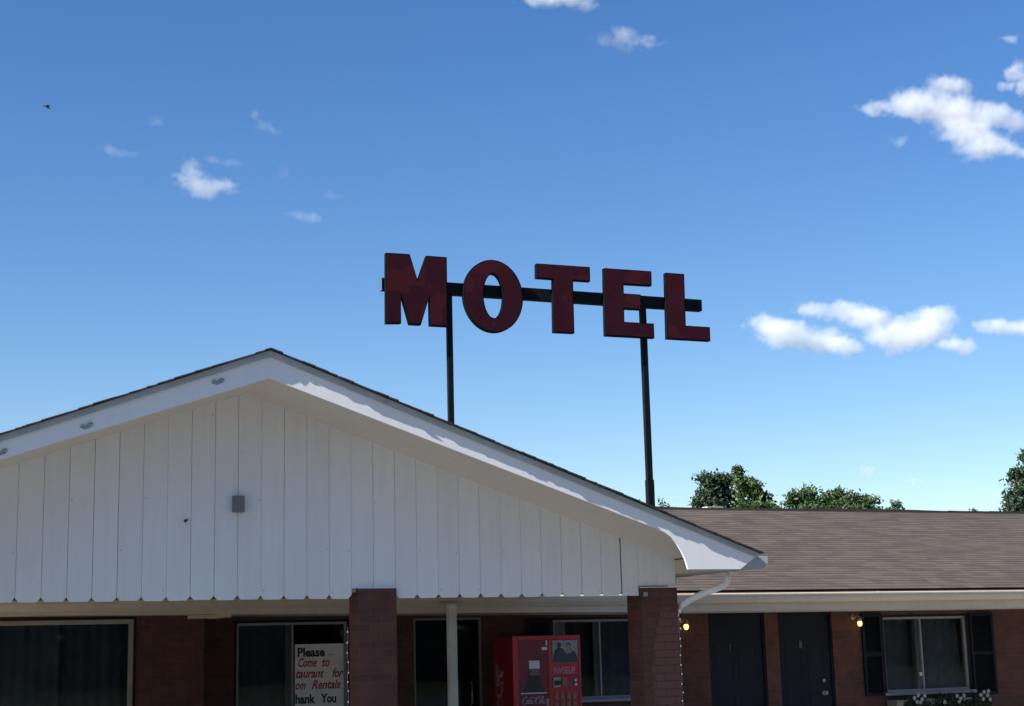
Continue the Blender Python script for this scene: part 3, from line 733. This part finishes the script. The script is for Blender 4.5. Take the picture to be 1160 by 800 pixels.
# right column
cp = MB().box(px1 + .046, vx1 - .033, vy0 + .006, vy0 + .027, .251, 1.743).build('control_panel', 'red', VM)
ph = MB().box(8.163, 8.512, vy0 - .002, vy0 + .0055, 1.458, 1.736).build('photo_panel', 'photobg', VM)
y_ = vy0 - .0035
MB().prism([(8.165, 1.46), (8.51, 1.46), (8.51, 1.50), (8.47, 1.60), (8.40, 1.60), (8.36, 1.56), (8.31, 1.63), (8.25, 1.655), (8.20, 1.62), (8.175, 1.55)], y_, y_ + .001).ball((8.255, y_, 1.68), (.03, .001, .036)).ball((8.385, y_, 1.675), (.032, .001, .034)).build('photo_figure_print', 'photodark', ph)
MB().prism([(8.34, 1.58), (8.42, 1.575), (8.44, 1.63), (8.40, 1.66), (8.36, 1.645)], y_ - .0014, y_ - .0004).ball((8.38, y_ - .002, 1.668), (.018, .0008, .02)).build('photo_face_print', 'skin', ph)
m = MB(); put_text(m, 'INVISEUP', 8.17, 1.322, vy0 + .0035, .12, .0, 0, .30); m.build('panel_lettering', simple('dull_cream_print', (.55, .36, .32), .5), cp)
MB().box(8.152, 8.52, vy0 + .002, vy0 + .0055, 1.285, 1.297).build('panel_groove', 'darkred', cp)
cv = MB().box(8.163, 8.262, vy0 - .012, vy0 + .0055, 1.155, 1.278).build('coin_unit', 'palecurtain', VM, bevel=.004)
MB().box(8.172, 8.262, vy0 - .016, vy0 - .0125, 1.185, 1.238).build('bill_slot', 'black', cv)
MB().box(8.285, 8.352, vy0 - .006, vy0 + .0055, 1.165, 1.272).build('coin_plate', 'button', VM)
cd = MB().box(8.448, 8.49, vy0 - .003, vy0 + .0055, 1.165, 1.262).build('card_sticker', 'blue', VM)
for z_ in (1.17, 1.222): MB().box(8.458, 8.488, vy0 - .005, vy0 - .0035, z_, z_ + .028).build('sticker_print', 'white', cd)
for r_ in range(6):
    for c_ in range(4):
        x = 8.175 + c_ * .083
        MB().box(x, x + .05, vy0 - .008, vy0 + .0055, 1.0 - r_ * .115, 1.085 - r_ * .115).build('selection_button', 'button', VM, bevel=.003)

# ------------------------------------------------------------------ paper notice inside the window
NT = MB().box(5.085, 5.715, Y4 + .050, Y4 + .053, .985, 1.765).build('window_notice', 'cream')
NT.name = 'window_notice'
tag(NT, 'white paper notice with red and black words taped to the window glass', 'notice')
def line(s, x, z, size, mat, bold, shear, width):
    m = MB(); put_text(m, s, x, z, Y4 + .0485, size, bold, shear, width); m.build('lettering', mat, NT)
line('Please', 5.115, 1.615, .15, 'blacktext', .006, 0, .355); line('...', 5.50, 1.625, .09, 'blacktext', .0, 0, .09)
line('Come', 5.115, 1.49, .15, 'redtext', .004, .35, .25); line('to', 5.425, 1.49, .15, 'redtext', .004, .35, .11)
line('taurant', 5.09, 1.355, .15, 'redtext', .004, .35, .37); line('for', 5.56, 1.355, .15, 'redtext', .004, .35, .15)
line('om', 5.085, 1.215, .15, 'redtext', .004, .35, .14); line('Rentals', 5.295, 1.215, .15, 'redtext', .004, .35, .38)
line('hank', 5.088, 1.045, .15, 'blacktext', .006, 0, .26); line('You', 5.425, 1.045, .15, 'blacktext', .006, 0, .19)

# ------------------------------------------------------------------ light strings on the pillars
def light_string(x, y, ztop, zbot, label, nb):
    e = empty('light_string', (x, y, zbot)); tag(e, label, 'string lights', 'light strings hung down the brick pillars')
    n = 40; pts = [(x + .004 * math.sin(k * .9), y, ztop + (zbot - ztop) * k / n) for k in range(n + 1)]
    MB().tube(pts, .0035, 5).build('wire', 'wire', e)
    for k in range(nb):
        z = ztop - .05 - k * (ztop - zbot - .1) / (nb - 1) + random.uniform(-.008, .008)
        MB().ball((x + random.uniform(-.008, .008), y - .008, z), (.0065, .0065, .008), 8, 6).build('bulb', 'tiny', e, smooth=True)
random.seed(5)
light_string(7.272, Y2 - .012, 2.0, .3, 'light string down the pillar that has the downspout', 20)
light_string(4.074, Y2 + .262, 1.86, .3, 'light string down the pillar beside the paper notice', 18)

# ------------------------------------------------------------------ flower box with three flowering plants
FB = MB(); fx0, fx1 = 13.75, 15.35
FB.box(fx0, fx1, Y4 - .30, Y4 - .28, .60, .795).box(fx0, fx1, Y4 - .09, Y4 - .07, .60, .795).box(fx0, fx0 + .02, Y4 - .28, Y4 - .09, .60, .795).box(fx1 - .02, fx1, Y4 - .28, Y4 - .09, .60, .795).box(fx0 + .02, fx1 - .02, Y4 - .28, Y4 - .09, .60, .74)
FB.box(fx0 + .2, fx0 + .24, Y4 - .07, Y4 - .002, .55, .70).box(fx1 - .24, fx1 - .2, Y4 - .07, Y4 - .002, .55, .70)
fb = FB.build('flower_box', simple('weathered_box_wood', (.20, .18, .15), .8, .25, 6)); tag(fb, 'pale window flower box under the shuttered window', 'flower box')
def leafquads(mb, pts, size, up=.3):
    for (x, y, z) in pts:
        s = size * random.uniform(.6, 1.45)
        n_ = Vector((random.gauss(0, 1), random.gauss(0, 1), random.gauss(0, 1) + up)).normalized()
        u = n_.orthogonal().normalized(); u.rotate(Matrix.Rotation(random.uniform(0, 6.28), 3, n_)); w = n_.cross(u)
        c = Vector((x, y, z))
        mb.add([c - u * s, c - w * s * .5 + n_ * s * .15, c + u * s, c + w * s * .5 + n_ * s * .15], [(0, 1, 2, 3)])
def flower_plant(xc, w, top, blooms, label):
    e = empty('flowering_plant', (xc, Y4 - .18, .74)); tag(e, label, 'plant', 'plants in the flower box')
    m = MB(); pts = []
    for _ in range(1700):
        a = random.uniform(0, 6.28); r = w * math.sqrt(R()); h = R() - .75 * R()
        pts.append((xc + r * math.cos(a), Y4 - .27 + .12 * math.sin(a) * math.sqrt(R()), .74 + (top - .74) * h * (1 - .5 * (r / w) ** 2) - .05 * (r / w)))
    leafquads(m, pts, .026); m.build('foliage', 'leafflower', e)
    m = MB()
    for _ in range(14):
        a = random.uniform(0, 6.28); m.tube([(xc, Y4 - .18, .735), (xc + w * .4 * math.cos(a), Y4 - .19, .8), (xc + w * .7 * math.cos(a), Y4 - .2 + .05 * math.sin(a), top - .03)], .003, 4)
    m.build('stem', 'leafflower', e)
    for (bx, bz) in blooms:
        f = MB(); y = Y4 - .40
        for k in range(5):
            a = k * 1.2566 + random.uniform(-.2, .2)
            c = Vector((bx, y, bz)); d1_ = Vector((math.cos(a), -.25, math.sin(a))); d2_ = Vector((-math.sin(a), 0, math.cos(a)))
            f.add([c, c + d1_ * .02 + d2_ * .014, c + d1_ * .034, c + d1_ * .02 - d2_ * .014], [(0, 1, 2, 3)])
        f.build('blossom', 'petal', e)
random.seed(9)
flower_plant(14.1, .26, .88, [(13.98, .825), (14.05, .86), (14.11, .80), (14.16, .85), (14.08, .76), (14.02, .77)], 'white flowering plant at the end of the box nearest the doors')
flower_plant(14.65, .34, .89, [(14.72, .83), (14.78, .79), (14.84, .83), (14.75, .75), (14.5, .75)], 'dark bushy plant with few white flowers in the middle of the box')
flower_plant(15.17, .26, .88, [(15.14, .83), (15.2, .87), (15.26, .82), (15.18, .77), (15.28, .88), (15.3, .76)], 'white flowering plant at the box end farthest from the doors')

# ------------------------------------------------------------------ trees behind the motel
def tree(name, label, X, Y, blobs, leafmat, size, n_leaf, seed, trunk_r=.16, group='trees behind the motel roof', clump=.22, nclump=60, twigs=0):
    """blobs: (x, y, z, rx, rz) crown volumes; clumps of small leaves spread through their outer volume."""
    random.seed(seed)
    e = empty(name, (X, Y, 0)); tag(e, label, 'tree', group)
    ztop = max(b[2] + b[4] for b in blobs)
    t_ = MB(); pts = [(X + .12 * math.sin(k * .8), Y + .08 * math.cos(k), ztop * .88 * k / 8) for k in range(9)]
    t_.tube(pts, [trunk_r * (1 - .09 * k) for k in range(9)], 9); tr = t_.build('trunk', 'bark', e, smooth=True)
    lim = MB(); lv = MB(); tot = sum(b[3] * b[4] for b in blobs)
    for (bx, by, bz, rx, rz) in blobs:
        nc = max(6, int(nclump * rx * rz / tot))
        for _ in range(nc):
            while True:
                v = Vector((random.uniform(-1, 1), random.uniform(-1, 1), random.uniform(-1, 1)))
                if .35 < v.length < 1.08: break
            c = Vector((bx + v.x * rx, by + v.y * rx, bz + v.z * rz))
            base = Vector((X, Y, max(.5, min(ztop * .85, c.z - .5 * abs(c.x - X) - .4))))
            mid = base.lerp(c, .55) + Vector((0, 0, .08))
            lim.tube([base, mid, c], [.035, .02, .006], 5)
            cs = clump * random.uniform(.6, 1.35)
            cnt = int(n_leaf / nclump)
            leafquads(lv, [(c.x + random.gauss(0, cs), c.y + random.gauss(0, cs), c.z + random.gauss(0, cs * .7)) for _ in range(cnt)], size)
            if twigs and R() < .5:
                d_ = Vector((v.x, v.y, abs(v.z) + .5)).normalized()
                tip = c + d_ * (cs + random.uniform(.1, .3)); lim.tube([c, tip], [.006, .003], 3)
                leafquads(lv, [tuple(c.lerp(tip, random.uniform(.3, 1.05)) + Vector((random.gauss(0, .04), 0, random.gauss(0, .04)))) for _ in range(14)], size * .8)
    lim.build('limbs', 'bark', e); lv.build('crown', leafmat, e)
    return e
T = tree
T('broadleaf_tree', 'dark dense tree top against the sky, nearest the sign post', 35.15, 62, [(35.3, 62, 7.6, 1.0, .9), (35.2, 62, 8.2, .85, 1.0), (34.72, 62, 7.9, .45, .6), (35.2, 62, 6.2, 1.1, 1.6), (35.5, 62, 8.9, .35, .45)], M['leafdark'], .095, 13000, 1, twigs=1, clump=.17, nclump=90)
T('broadleaf_tree', 'tall bright green pointed tree leaning toward the dark tree', 36.1, 60, [(36.25, 60, 7.3, .85, .9), (35.95, 60, 7.6, .62, 1.2), (35.55, 60, 8.75, .3, .5), (36.35, 60, 6.9, .8, 1.2), (36.1, 60, 5.6, 1.1, 1.2), (36.0, 60, 8.3, .4, .6)], M['leafbright'], .095, 14000, 2, clump=.15, nclump=110)
T('broadleaf_tree', 'wide rounded green tree top in the middle of the roof line', 42.8, 66, [(42.1, 66, 7.9, .9, .85), (43.5, 66, 8.35, .95, .85), (42.8, 66, 7.2, 1.7, 1.1), (42.75, 66, 8.3, .5, .6)], M['leafmid'], .10, 13000, 3, twigs=1, clump=.2, nclump=90)
T('broadleaf_tree', 'lower green tree beside the wide rounded one', 44.5, 64, [(43.95, 64, 8.0, .6, .7), (44.6, 64, 7.7, .8, .9), (45.2, 64, 7.1, .8, .8), (44.7, 64, 7.0, 1.4, .9)], M['leafmid'], .095, 11000, 4, twigs=1, clump=.18, nclump=80)
T('broadleaf_tree', 'thin sparse tree top with separate sprigs past the lower green tree', 49.0, 68, [(48.2, 68, 7.95, 1.0, .45), (49.2, 68, 7.9, .5, .5), (49.4, 68, 8.3, .2, .3), (49.0, 68, 7.4, 1.2, .6), (47.6, 68, 7.75, .8, .6)], M['leafmid'], .08, 4200, 5, twigs=1, clump=.14, nclump=60)
T('broadleaf_tree', 'tiny line of twigs just above the roof ridge', 55.3, 70, [(54.9, 70, 7.7, .7, .42), (55.75, 70, 7.95, .12, .7), (55.3, 70, 6.6, 1.2, .8)], M['leafdark'], .07, 2600, 6, twigs=1, clump=.12, nclump=46)
T('conifer_tree', 'tall dark tree with stepped branches at the far end of the roof', 47.9, 55, [(47.5, 55, 7.0, 1.5, 1.0), (47.7, 55, 8.1, 1.15, .9), (47.95, 55, 9.2, .8, .8), (47.9, 55, 9.4, .5, .6), (46.3, 55, 7.1, .5, .35), (47.0, 55, 7.2, 1.0, .9), (47.75, 55, 8.9, .8, .8), (47.3, 55, 9.5, .3, .6), (47.4, 55, 9.0, .55, .7), (47.1, 55, 8.3, .85, .7), (46.75, 55, 7.5, .8, .5)], M['leafdark'], .10, 26000, 7, twigs=1, clump=.2, nclump=150)
T('sapling', 'wispy sprig behind the roof slope, on the gable side of the sign post', 25.5, 50, [(25.45, 50, 6.3, .22, .35), (25.5, 50, 5.6, .3, .6)], M['leafmid'], .05, 300, 8, .04, clump=.09, nclump=20, twigs=1)
T('sapling', 'wispy sprig between the sign post and the dark tree', 26.5, 50, [(26.35, 50, 6.35, .16, .36), (26.55, 50, 6.5, .14, .3), (26.4, 50, 5.6, .3, .6)], M['leafmid'], .05, 340, 9, .04, clump=.09, nclump=22, twigs=1)
# wood added behind the camera, out of view, to darken the window reflections
random.seed(40); m = MB()
for _ in range(26000):
    x = random.uniform(-130, 150); leafquads(m, [(x, -60 + random.uniform(-4, 4), (13 + 2.5 * math.sin(x * .23) + 1.5 * math.sin(x * .71)) * R() ** 1.7)], .9)
wd = m.build('added_wood', 'leafdark'); tag(wd, 'added unseen wood that darkens the reflections in the motel windows', 'wood', kind='stuff')

# ------------------------------------------------------------------ bird
b_ = Vector((5.823, 60, 22.53))
bd = MB(); bd.tube([b_ + Vector((-.12, .05, .05)), b_ + Vector((-.11, .03, .055)), b_ + Vector((0, 0, 0)), b_ + Vector((.10, -.02, -.05)), b_ + Vector((.15, -.05, -.07))], [.01, .024, .034, .024, .008], 8)
for s_ in (1, -1):
    bd.add([b_ + Vector((-.05, 0, .02)), b_ + Vector((.05, 0, -.03)), b_ + Vector((.10, .15 * s_, .0)), b_ + Vector((.04, .2 * s_, .015)), b_ + Vector((-.03, .1 * s_, .03))], [(0, 1, 2, 3, 4)])
bo = bd.build('bird', 'feather'); tag(bo, 'tiny dark bird flying high in the empty blue sky', 'bird')

# ------------------------------------------------------------------ clouds: real volumes two kilometres off
CL = {
 'A': [[1460.49, 836.26, 25.28, 11.04], [1503.45, 846.96, 24, 14], [1550.25, 855.18, 44, 23], [1611.02, 893.77, 37.49, 14.3], [1615.5, 849.41, 51.77, 26], [1638.96, 818.79, 43.19, 20.92], [1699.49, 800.39, 43.52, 13.06], [1663.52, 796.74, 37.51, 20.2], [1695.82, 853.19, 34.93, 18], [1739.86, 842.67, 26.34, 15], [1734.74, 793.31, 29.15, 10.2]],
 'B': [[1239.72, 473.9, 29.06, 13.21], [1272.71, 462.19, 37.14, 18.57], [1334.52, 455.94, 40.16, 16.06], [1378.25, 448.61, 29.64, 12.12], [1329.84, 500.87, 29.53, 11], [1385.63, 504.18, 35.21, 12.54], [1424.98, 492.58, 35.4, 16.34], [1463.59, 466.85, 35.54, 19.14], [1522.49, 479.81, 38.65, 23], [1549.88, 505.4, 30.56, 15.67], [1587.91, 459.2, 33.41, 10]],
 'B2': [[1640.46, 492.84, 19.66, 8.43], [1677.42, 493.99, 33.95, 12], [1730.41, 495.46, 34.22, 12.4], [1785.07, 504.33, 28.76, 11.5]],
 'C': [[1754.8, 933.89, 13.29, 20.67], [1724.69, 907.08, 17.61, 9.27], [1760.63, 901.99, 14.74, 9.32], [1784.81, 921.91, 20.74, 20.74]],
 'C2': [[1749.71, 991.0, 13.33, 7.41], [1740.59, 991.38, 7.4, 4.44]],
 'D': [[365.51, 623.01, 13.53, 8.23], [377.79, 629.78, 14.87, 12.72], [392.2, 612.06, 27.78, 14.05], [417.78, 614.38, 20.94, 10.47], [431.79, 619.5, 11.67, 8.17]],
 'D2': [[431.55, 648.64, 14.04, 6.02], [405.74, 649.35, 9.31, 5.98]],
 'E': [[277.88, 650.32, 15.79, 6.83], [296.98, 646.29, 13.69, 5.71]],
 'F': [[331.19, 694.17, 10.38, 8.07]],
 'G': [[465.57, 717.31, 8.29, 8.29], [476.45, 704.84, 11.85, 8.29], [490.96, 696.45, 8.31, 5.94]],
 'H': [[519.01, 585.75, 16.18, 5.91], [539.64, 581.34, 20.96, 8.3]],
 'H2': [[571.6, 614.91, 14.15, 5.98]],
 'H3': [[501.99, 641.91, 8.29, 10.65]],
 'I': [[992.96, 891.78, 22.0, 9.19], [1018.13, 899.6, 16.14, 16.14], [1027.99, 890.72, 18.47, 12.2], [1062.43, 898.74, 17.93, 6.97]],
 'J': [[883.08, 940.56, 26.89, 11.65], [926.0, 952.12, 33.92, 15.65], [947.32, 946.77, 27.17, 10.47], [919.29, 970.04, 52.18, 20.87]],
 'K': [[1406.48, 258.49, 18.0, 9.33]],
 'L': [[1483.77, 242.45, 14.48, 8.09]],
 'M': [[1505.3, 788.05, 14.09, 9.27]],
}
CLAB = {'A': 'biggest white cloud, ragged, high up beyond the far wing', 'B': 'long white puffy cloud level with the sign letters', 'B2': 'thin flat white cloud trailing beyond the long puffy one',
 'C': 'curled white wisp cut off above the biggest cloud', 'C2': 'tiny white fleck of cloud above the curled wisp', 'D': 'small bright white cloud alone over the gable', 'D2': 'faint wisp touching the top of the small bright cloud',
 'E': 'pale thin cloud smear farthest from the sign, below the bird', 'F': 'faint blurred cloud patch above the pale smear', 'G': 'faint slanting cloud streak over the small bright cloud', 'H': 'thin bright cloud sliver nearest the letter M',
 'H2': 'faint short wisp just above the thin bright sliver', 'H3': 'faint upright cloud patch between the bright cloud and the wisps', 'I': 'soft diamond shaped white cloud above the letter T', 'J': 'flat white cloud cut by the top edge of the view',
 'K': 'small faint cloud low over the rounded trees', 'L': 'small faint cloud low beyond the trees, the lower of two', 'M': 'tiny detached puff under the biggest cloud'}
CDEN = dict(A=.068, B=.085, B2=.10, C=.07, C2=.05, D=.06, D2=.02, E=.022, F=.015, G=.02, H=.028, H2=.012, H3=.007, I=.045, J=.07, K=.034, L=.034, M=.035)
def cloud(key, blobs, label, dens):
    zc_ = max(b[1] for b in blobs); sp_ = {'A': 2.6, 'B': 2.4}.get(key, .6)
    yo_ = [2000 - sp_ * (zc_ - b[1]) + random.uniform(-10, 10) for b in blobs]
    blobs = [[b[0] * y / 2000, 1.6 + (b[1] - 1.6) * y / 2000, b[2] * y / 2000, b[3] * y / 2000] for b, y in zip(blobs, yo_)]
    x0 = min(b[0] - 1.9 * b[2] for b in blobs); x1 = max(b[0] + 1.9 * b[2] for b in blobs)
    z0 = min(b[1] - 1.9 * b[3] for b in blobs); z1 = max(b[1] + 1.9 * b[3] for b in blobs)
    ry = max(b[3] for b in blobs) * 1.5
    # jittered depth for each puff
    pf = [(b[0], y, b[1], b[2], b[3] * 1.15, b[3]) for b, y in zip(blobs, yo_)]
    m, nt, pb = new_mat('cloud_vapour_' + key.lower()); nt.nodes.remove(pb); out = nt.nodes['Material Output']
    P = nt.nodes.new('ShaderNodeNewGeometry').outputs['Position']
    nz = N(nt, 'ShaderNodeTexNoise', Scale=.028 if len(blobs) > 3 else .06, Detail=9., Roughness=.72); nt.links.new(P, nz.inputs['Vector'])
    nz2 = N(nt, 'ShaderNodeTexNoise', Scale=.05, Detail=5., Roughness=.6); nt.links.new(P, nz2.inputs['Vector'])
    wp = nt.nodes.new('ShaderNodeVectorMath'); wp.operation = 'MULTIPLY_ADD'
    sb = nt.nodes.new('ShaderNodeVectorMath'); sb.operation = 'SUBTRACT'; nt.links.new(nz2.outputs['Color'], sb.inputs[0]); sb.inputs[1].default_value = (.5, .5, .5)
    a_ = min(34., 1.5 * max(b[3] for b in blobs) + 9)
    nt.links.new(sb.outputs[0], wp.inputs[0]); wp.inputs[1].default_value = (a_ * 2, a_, a_); nt.links.new(P, wp.inputs[2])
    tot = None
    for (x, y, z, rx, ry_, rz) in pf:
        d = nt.nodes.new('ShaderNodeVectorMath'); d.operation = 'SUBTRACT'; nt.links.new(wp.outputs[0], d.inputs[0]); d.inputs[1].default_value = (x, y, z)
        s = nt.nodes.new('ShaderNodeVectorMath'); s.operation = 'MULTIPLY'; nt.links.new(d.outputs[0], s.inputs[0]); s.inputs[1].default_value = (1 / rx, 1 / ry_, 1 / rz)
        l = nt.nodes.new('ShaderNodeVectorMath'); l.operation = 'LENGTH'; nt.links.new(s.outputs[0], l.inputs[0])
        f = math_(nt, 'SUBTRACT', 1., l.outputs['Value'])
        tot = f if tot is None else math_(nt, 'SMOOTH_MAX', tot, f, .35)
    v = math_(nt, 'ADD', math_(nt, 'ADD', tot, {'A': .30, 'B': .36, 'B2': .3, 'D': .22}.get(key, .15)), math_(nt, 'MULTIPLY', math_(nt, 'SUBTRACT', nz.outputs['Fac'], .5), 2.0))
    v = math_(nt, 'MULTIPLY', v, 1.4, clamp=True)
    v = math_(nt, 'MULTIPLY', v, dens * .36)
    vol = N(nt, 'ShaderNodeVolumeScatter', Anisotropy=.0); vol.inputs['Color'].default_value = (1, 1, 1, 1)
    nt.links.new(v, vol.inputs['Density']); nt.links.new(vol.outputs[0], out.inputs['Volume'])
    o = MB().box(x0, x1, min(yo_) - ry * 1.6, max(yo_) + ry * 1.6, z0, z1).build('cloud', m)
    tag(o, label, 'cloud', 'small white clouds in the blue sky')
random.seed(77)
for k_, b__ in CL.items(): cloud(k_, b__, CLAB[k_], CDEN[k_])

# ------------------------------------------------------------------ light, sky, camera
sun_dir = Vector((-.77, -.15, .61)).normalized()
el = math.asin(sun_dir.z); az = math.atan2(sun_dir.x, sun_dir.y)
W = bpy.data.worlds.new('World'); sc.world = W; W.use_nodes = True; nt = W.node_tree
bg = nt.nodes['Background']
sk = nt.nodes.new('ShaderNodeTexSky'); sk.sky_type = 'NISHITA'; sk.sun_disc = False; sk.sun_elevation = el; sk.sun_rotation = az
sk.altitude = 150; sk.air_density = 1.0; sk.dust_density = .3; sk.ozone_density = 1.6
hs = nt.nodes.new('ShaderNodeHueSaturation'); hs.inputs['Saturation'].default_value = 1.33; hs.inputs['Hue'].default_value = .509; nt.links.new(sk.outputs[0], hs.inputs['Color']); nt.links.new(hs.outputs[0], bg.inputs[0]); bg.inputs[1].default_value = .073
s = bpy.data.lights.new('sun', 'SUN'); s.energy = 5.0; s.angle = rad(.5); s.color = (1, .95, .87)
so = bpy.data.objects.new('sun', s); col.objects.link(so); so.rotation_euler = sun_dir.to_track_quat('Z', 'Y').to_euler(); so.location = (0, 0, 50)

cam = bpy.data.cameras.new('camera'); co = bpy.data.objects.new('camera', cam); col.objects.link(co)
Rv = Vector((.92557842, -.37776244, -.02449733)); Uv = Vector((-.04792719, -.18112937, .98229076)); Fv = Vector((.37550974, .90801305, .18575453))
co.matrix_world = Matrix(((Rv.x, Uv.x, -Fv.x, 0), (Rv.y, Uv.y, -Fv.y, 0), (Rv.z, Uv.z, -Fv.z, 1.6), (0, 0, 0, 1)))
cam.sensor_width = 36; cam.lens = 36 * 1793.94 / 1160; cam.clip_end = 12000; cam.clip_start = .05
sc.camera = co
sc.view_settings.view_transform = 'Standard'; sc.view_settings.look = 'None'; sc.view_settings.gamma = 1; sc.view_settings.exposure = 1.08
sc.render.engine = 'CYCLES'
cy = sc.cycles; cy.use_denoising = True; cy.volume_bounces = 14; cy.max_bounces = 16; cy.transparent_max_bounces = 12; cy.volume_max_steps = 256; cy.volume_step_rate = .6
